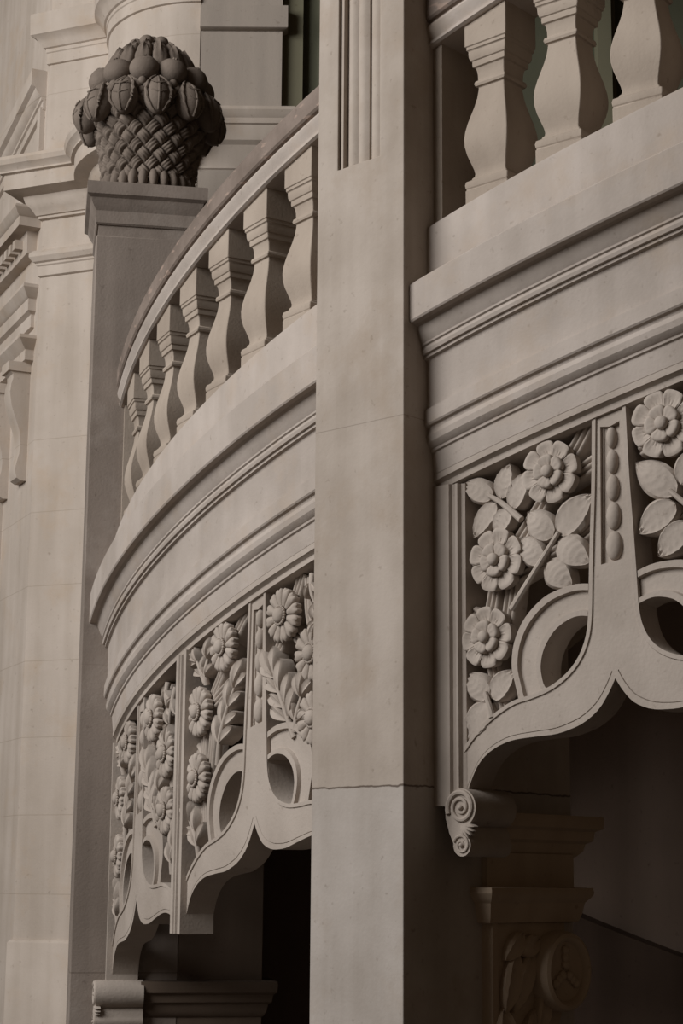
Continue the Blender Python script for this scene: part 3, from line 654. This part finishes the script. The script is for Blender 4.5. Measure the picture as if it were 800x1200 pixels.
# ------------------------------------------------------------------ scroll corbels at the arch springings
def scroll(sc, zc, d, label, depth):
    t = empty('scroll_corbel', Wz(sc, d, zc - .16), TH(sc), label=label, cat='corbel', group='scroll corbels under the arch springings')
    M = frame_at(sc, d, zc)
    # body: two rolls joined by a waist, running back under the arch
    out = []
    for a in np.linspace(math.radians(150), math.radians(-75), 18): out.append((.002 + .056 * math.cos(a), .058 * math.sin(a)))
    out += [(.030, -.075)]
    for a in np.linspace(math.radians(40), math.radians(-190), 14): out.append((.004 + .034 * math.cos(a), -.112 + .034 * math.sin(a)))
    out += [(-.046, -.075), (-.06, -.03), (-.058, .01)]
    m = MB(); k = len(out)
    vs = [(x, y, 0) for x, y in out] + [(x, y, -depth) for x, y in out]
    m.add(vs, [tuple(range(k)), tuple(range(2 * k - 1, k - 1, -1))] + [(i, (i + 1) % k, (i + 1) % k + k, i + k) for i in range(k)])
    b = m.build('roll', M_CARVE, t, M, local=True, sharp=40)
    for cx, cy, R, n, sg in ((.002, 0, .054, 2.3, 1), (.004, -.112, .031, 1.6, -1)):
        m = MB(); pts = []; rad = []
        for i in range(60):
            u = i / 59; a = math.radians(200) - sg * u * n * 2 * math.pi; r = R * (1 - u) ** .85 * .93 + .002
            pts.append((cx + r * math.cos(a), cy + sg * r * math.sin(a), .002)); rad.append(.0085 * R / .05 * (1 - .55 * u))
        tube(m, pts, rad, 8); ellipsoid(m, (cx, cy, .003), (.008, .008, .009), 8, 6); m.build('spiral', M_CARVE, b, M, local=True)
    m = MB()
    for k_ in range(5):
        a = math.radians(-8 - 16 * k_); g = leaf_grid(.052, .007, 5, 4, .008, 0, .0, .0, .6, -.02); g.xf(Matrix.Translation((.002, -.050, 0)) @ Matrix.Rotation(a, 4, 'Z')); m.add(g.v, g.f)
    m.build('fan_leaf', M_CARVE, b, M, local=True)
    return t
scroll(.330, 1.820, -.03, 'small stone scroll corbel beside the pillar, under the rose panel', .20)
scroll(-2.43, 1.125, .012, 'small stone scroll corbel at the bottom left, at the foot of the dark post', .20)

# ------------------------------------------------------------------ fruit basket finial
bc = nn(ncl + .012, nd / 2 - .02, 4.745)
fb = empty('basket_finial', bc, 0, label='carved stone basket of fruit with woven sides on top of the newel post', cat='finial')
MB0 = Matrix.Translation(bc)
# woven wall: diagonal over-and-under straps, each of three rods
def rb(z): return float(np.interp(z, [0, .06, .16, .26, .36, .42, .46], [.20, .200, .208, .224, .248, .27, .275]))
m = MB(); nu, nz = 480, 120; V = []; NS_ = 18
for i in range(nz + 1):
    z = .045 + .40 * i / nz
    for j in range(nu):
        a = 2 * math.pi * j / nu
        p = a * NS_ / (2 * math.pi) + z * 12.0; q = a * NS_ / (2 * math.pi) - z * 12.0
        fp, fq = p % 1., q % 1.; ip, iq = int(math.floor(p)), int(math.floor(q))
        over = (ip + iq) % 2 == 0
        def strap(f, along):
            e = max(0., 1 - abs((f - .5) / .43) ** 6) if abs(f - .5) < .43 else 0.
            return e * (.008 + .0045 * abs(math.sin(math.pi * 3 * (f - .07) / .86)) + .014 * math.sin(math.pi * along))
        h = strap(fp, fq) if over else strap(fq, fp)
        r = rb(z) + h
        V.append((r * math.cos(a), r * math.sin(a), z))
F_ = [(i * nu + j, i * nu + (j + 1) % nu, (i + 1) * nu + (j + 1) % nu, (i + 1) * nu + j) for i in range(nz) for j in range(nu)]
F_ += [tuple(range(nu - 1, -1, -1)), tuple(nz * nu + j for j in range(nu))]
m.add(V, F_); m.build('woven_basket', M_BASKET, fb, MB0, local=True, sharp=80)
m = MB(); lathe(m, [(.001, 0), (.222, 0), (.226, .01), (.215, .03), (.19, .05), (.001, .05)], 36); bs = m.build('basket_foot', M_BASKET, fb, MB0, local=True)
gme = None
def gad():
    return ellipsoid(MB(), (0, 0, 0), (.030, .0235, .050), 12, 8)
for k in range(28):
    a = 2 * math.pi * k / 28
    put(shared('gad', gad, 'gadroon', M_BASKET), 'gadroon', bs, MB0 @ Matrix.Rotation(a, 4, 'Z') @ Matrix.Translation((.212, 0, .050)) @ Matrix.Rotation(-.25, 4, 'Y'))
# core that the fruit grows from
m = MB(); lathe(m, [(.001, .40), (.25, .40), (.27, .46), (.250, .54), (.205, .62), (.168, .70), (.115, .755), (.06, .785), (.001, .79)], 32); m.build('fruit_core', M_BASKET, fb, MB0, local=True)
def pod():
    m = MB(); n, mm = 20, 14; rings = []
    for i in range(mm + 1):
        t_ = i / mm; zz = -.105 + .20 * t_; e = math.sin(math.pi * min(.985, max(.02, t_)) ** .85) ** .62
        rings.append([((.066 * e + .003 * abs(math.cos(2.5 * aa)) * e) * math.cos(aa), (.064 * e) * math.sin(aa), zz) for aa in [2 * math.pi * j / n for j in range(n)]])
    loft(m, rings); return m
def husk(sg):
    # leaf edge clasping the pod
    def f():
        m = MB(); pts = []
        for i in range(15):
            t_ = i / 14; zz = -.104 + .20 * t_; e = math.sin(math.pi * min(.98, max(.03, t_)) ** .85) ** .6
            pts.append((.036 * e + .004, sg * (.057 * e + .001 + .0025 * math.sin(t_ * 30)), zz))
        tube(m, pts, [.004 + .005 * math.sin(math.pi * i / 14) for i in range(15)], 7); return m
    return f
def podrib():
    m = MB(); pts = []
    for i in range(13):
        t_ = i / 12; zz = -.102 + .19 * t_; e = math.sin(math.pi * min(.98, max(.03, t_)) ** .85) ** .6; pts.append((.068 * e + .001, 0, zz))
    tube(m, pts, .0055, 7)
    for zz in (-.03, .02):
        tube(m, [(.056, -.034, zz + .012), (.066, -.015, zz), (.069, 0, zz - .006), (.066, .015, zz), (.056, .034, zz + .012)], .004, 6)
    return m
for k in range(12):
    a = 2 * math.pi * (k + .42) / 12
    Mk = MB0 @ Matrix.Rotation(a, 4, 'Z') @ Matrix.Translation((.292, 0, .432)) @ Matrix.Rotation(-.22, 4, 'Y')
    p = put(shared('pod', pod, 'seed_pod', M_BASKET), 'seed_pod', fb, Mk)
    put(shared('husk1', husk(1), 'husk', M_BASKET), 'husk', p, Mk); put(shared('husk2', husk(-1), 'husk', M_BASKET), 'husk', p, Mk)
    put(shared('podrib', podrib, 'pod_rib', M_BASKET), 'pod_rib', p, Mk)
def knot():
    m = MB()
    for q in ((0, 0, 0), (.0, .024, .02), (0, -.02, .026), (.005, .002, .045)): ellipsoid(m, q, (.024, .022, .022), 9, 7)
    return m
for k in range(12):
    a = 2 * math.pi * (k + .92) / 12
    put(shared('knot', knot, 'berry_cluster', M_BASKET), 'berry_cluster', fb, MB0 @ Matrix.Rotation(a, 4, 'Z') @ Matrix.Translation((.272, 0, .455)))
def apple():
    m = MB(); prof = []
    for i in range(15):
        a = -math.pi / 2 + math.pi * i / 14; r = .069 * math.cos(a) * (1 + .05 * math.cos(2 * a)); z = .064 * math.sin(a) - .010 * math.exp(-(r / .016) ** 2) * (1 if a > 0 else 0)
        prof.append((max(r, .001), z))
    lathe(m, prof, 20); return m
def calyx():
    m = MB()
    for k in range(5):
        a = 2 * math.pi * k / 5; ellipsoid(m, (.008 * math.cos(a), .008 * math.sin(a), .060), (.006, .005, .008), 7, 5)
    return m
for k in range(11):
    a = 2 * math.pi * (k + .2) / 11
    Mk = MB0 @ Matrix.Rotation(a, 4, 'Z') @ Matrix.Translation((.236, 0, .580)) @ Matrix.Rotation(.45, 4, 'Y')
    ap = put(shared('apple', apple, 'apple', M_BASKET), 'apple', fb, Mk); put(shared('calyx', calyx, 'calyx', M_BASKET), 'calyx', ap, Mk)
def scale_leaf():
    g = leaf_grid(.15, .036, 14, 8, .020, 0, -.014, -.010, .42, -.025); return g
for tier, (n, r, z, tilt, off, sc_) in enumerate(((15, .222, .600, 1.20, 0, 1.05), (13, .190, .668, .98, .5, .95), (9, .140, .725, .72, .2, .8))):
    for k in range(n):
        a = 2 * math.pi * (k + off) / n
        # leaf x axis points up the dome, its face outwards
        Mk = MB0 @ Matrix.Rotation(a, 4, 'Z') @ Matrix.Translation((r, 0, z)) @ Matrix(((-math.cos(tilt), 0, math.sin(tilt), 0), (0, -1, 0, 0), (math.sin(tilt), 0, math.cos(tilt), 0), (0, 0, 0, 1))) @ Matrix.Scale(sc_, 4)
        put(shared('scale', scale_leaf, 'scale_leaf', M_BASKET), 'scale_leaf', fb, Mk)
def nut(): return ellipsoid(MB(), (0, 0, 0), (.036, .036, .030), 12, 8)
for k in range(7):
    a = 2 * math.pi * k / 7; put(shared('nut', nut, 'nut', M_BASKET), 'nut', fb, MB0 @ Matrix.Rotation(a, 4, 'Z') @ Matrix.Translation((.080, 0, .795)))
put(shared('nut', nut, 'nut', M_BASKET), 'nut', fb, MB0 @ Matrix.Translation((0, 0, .825)))
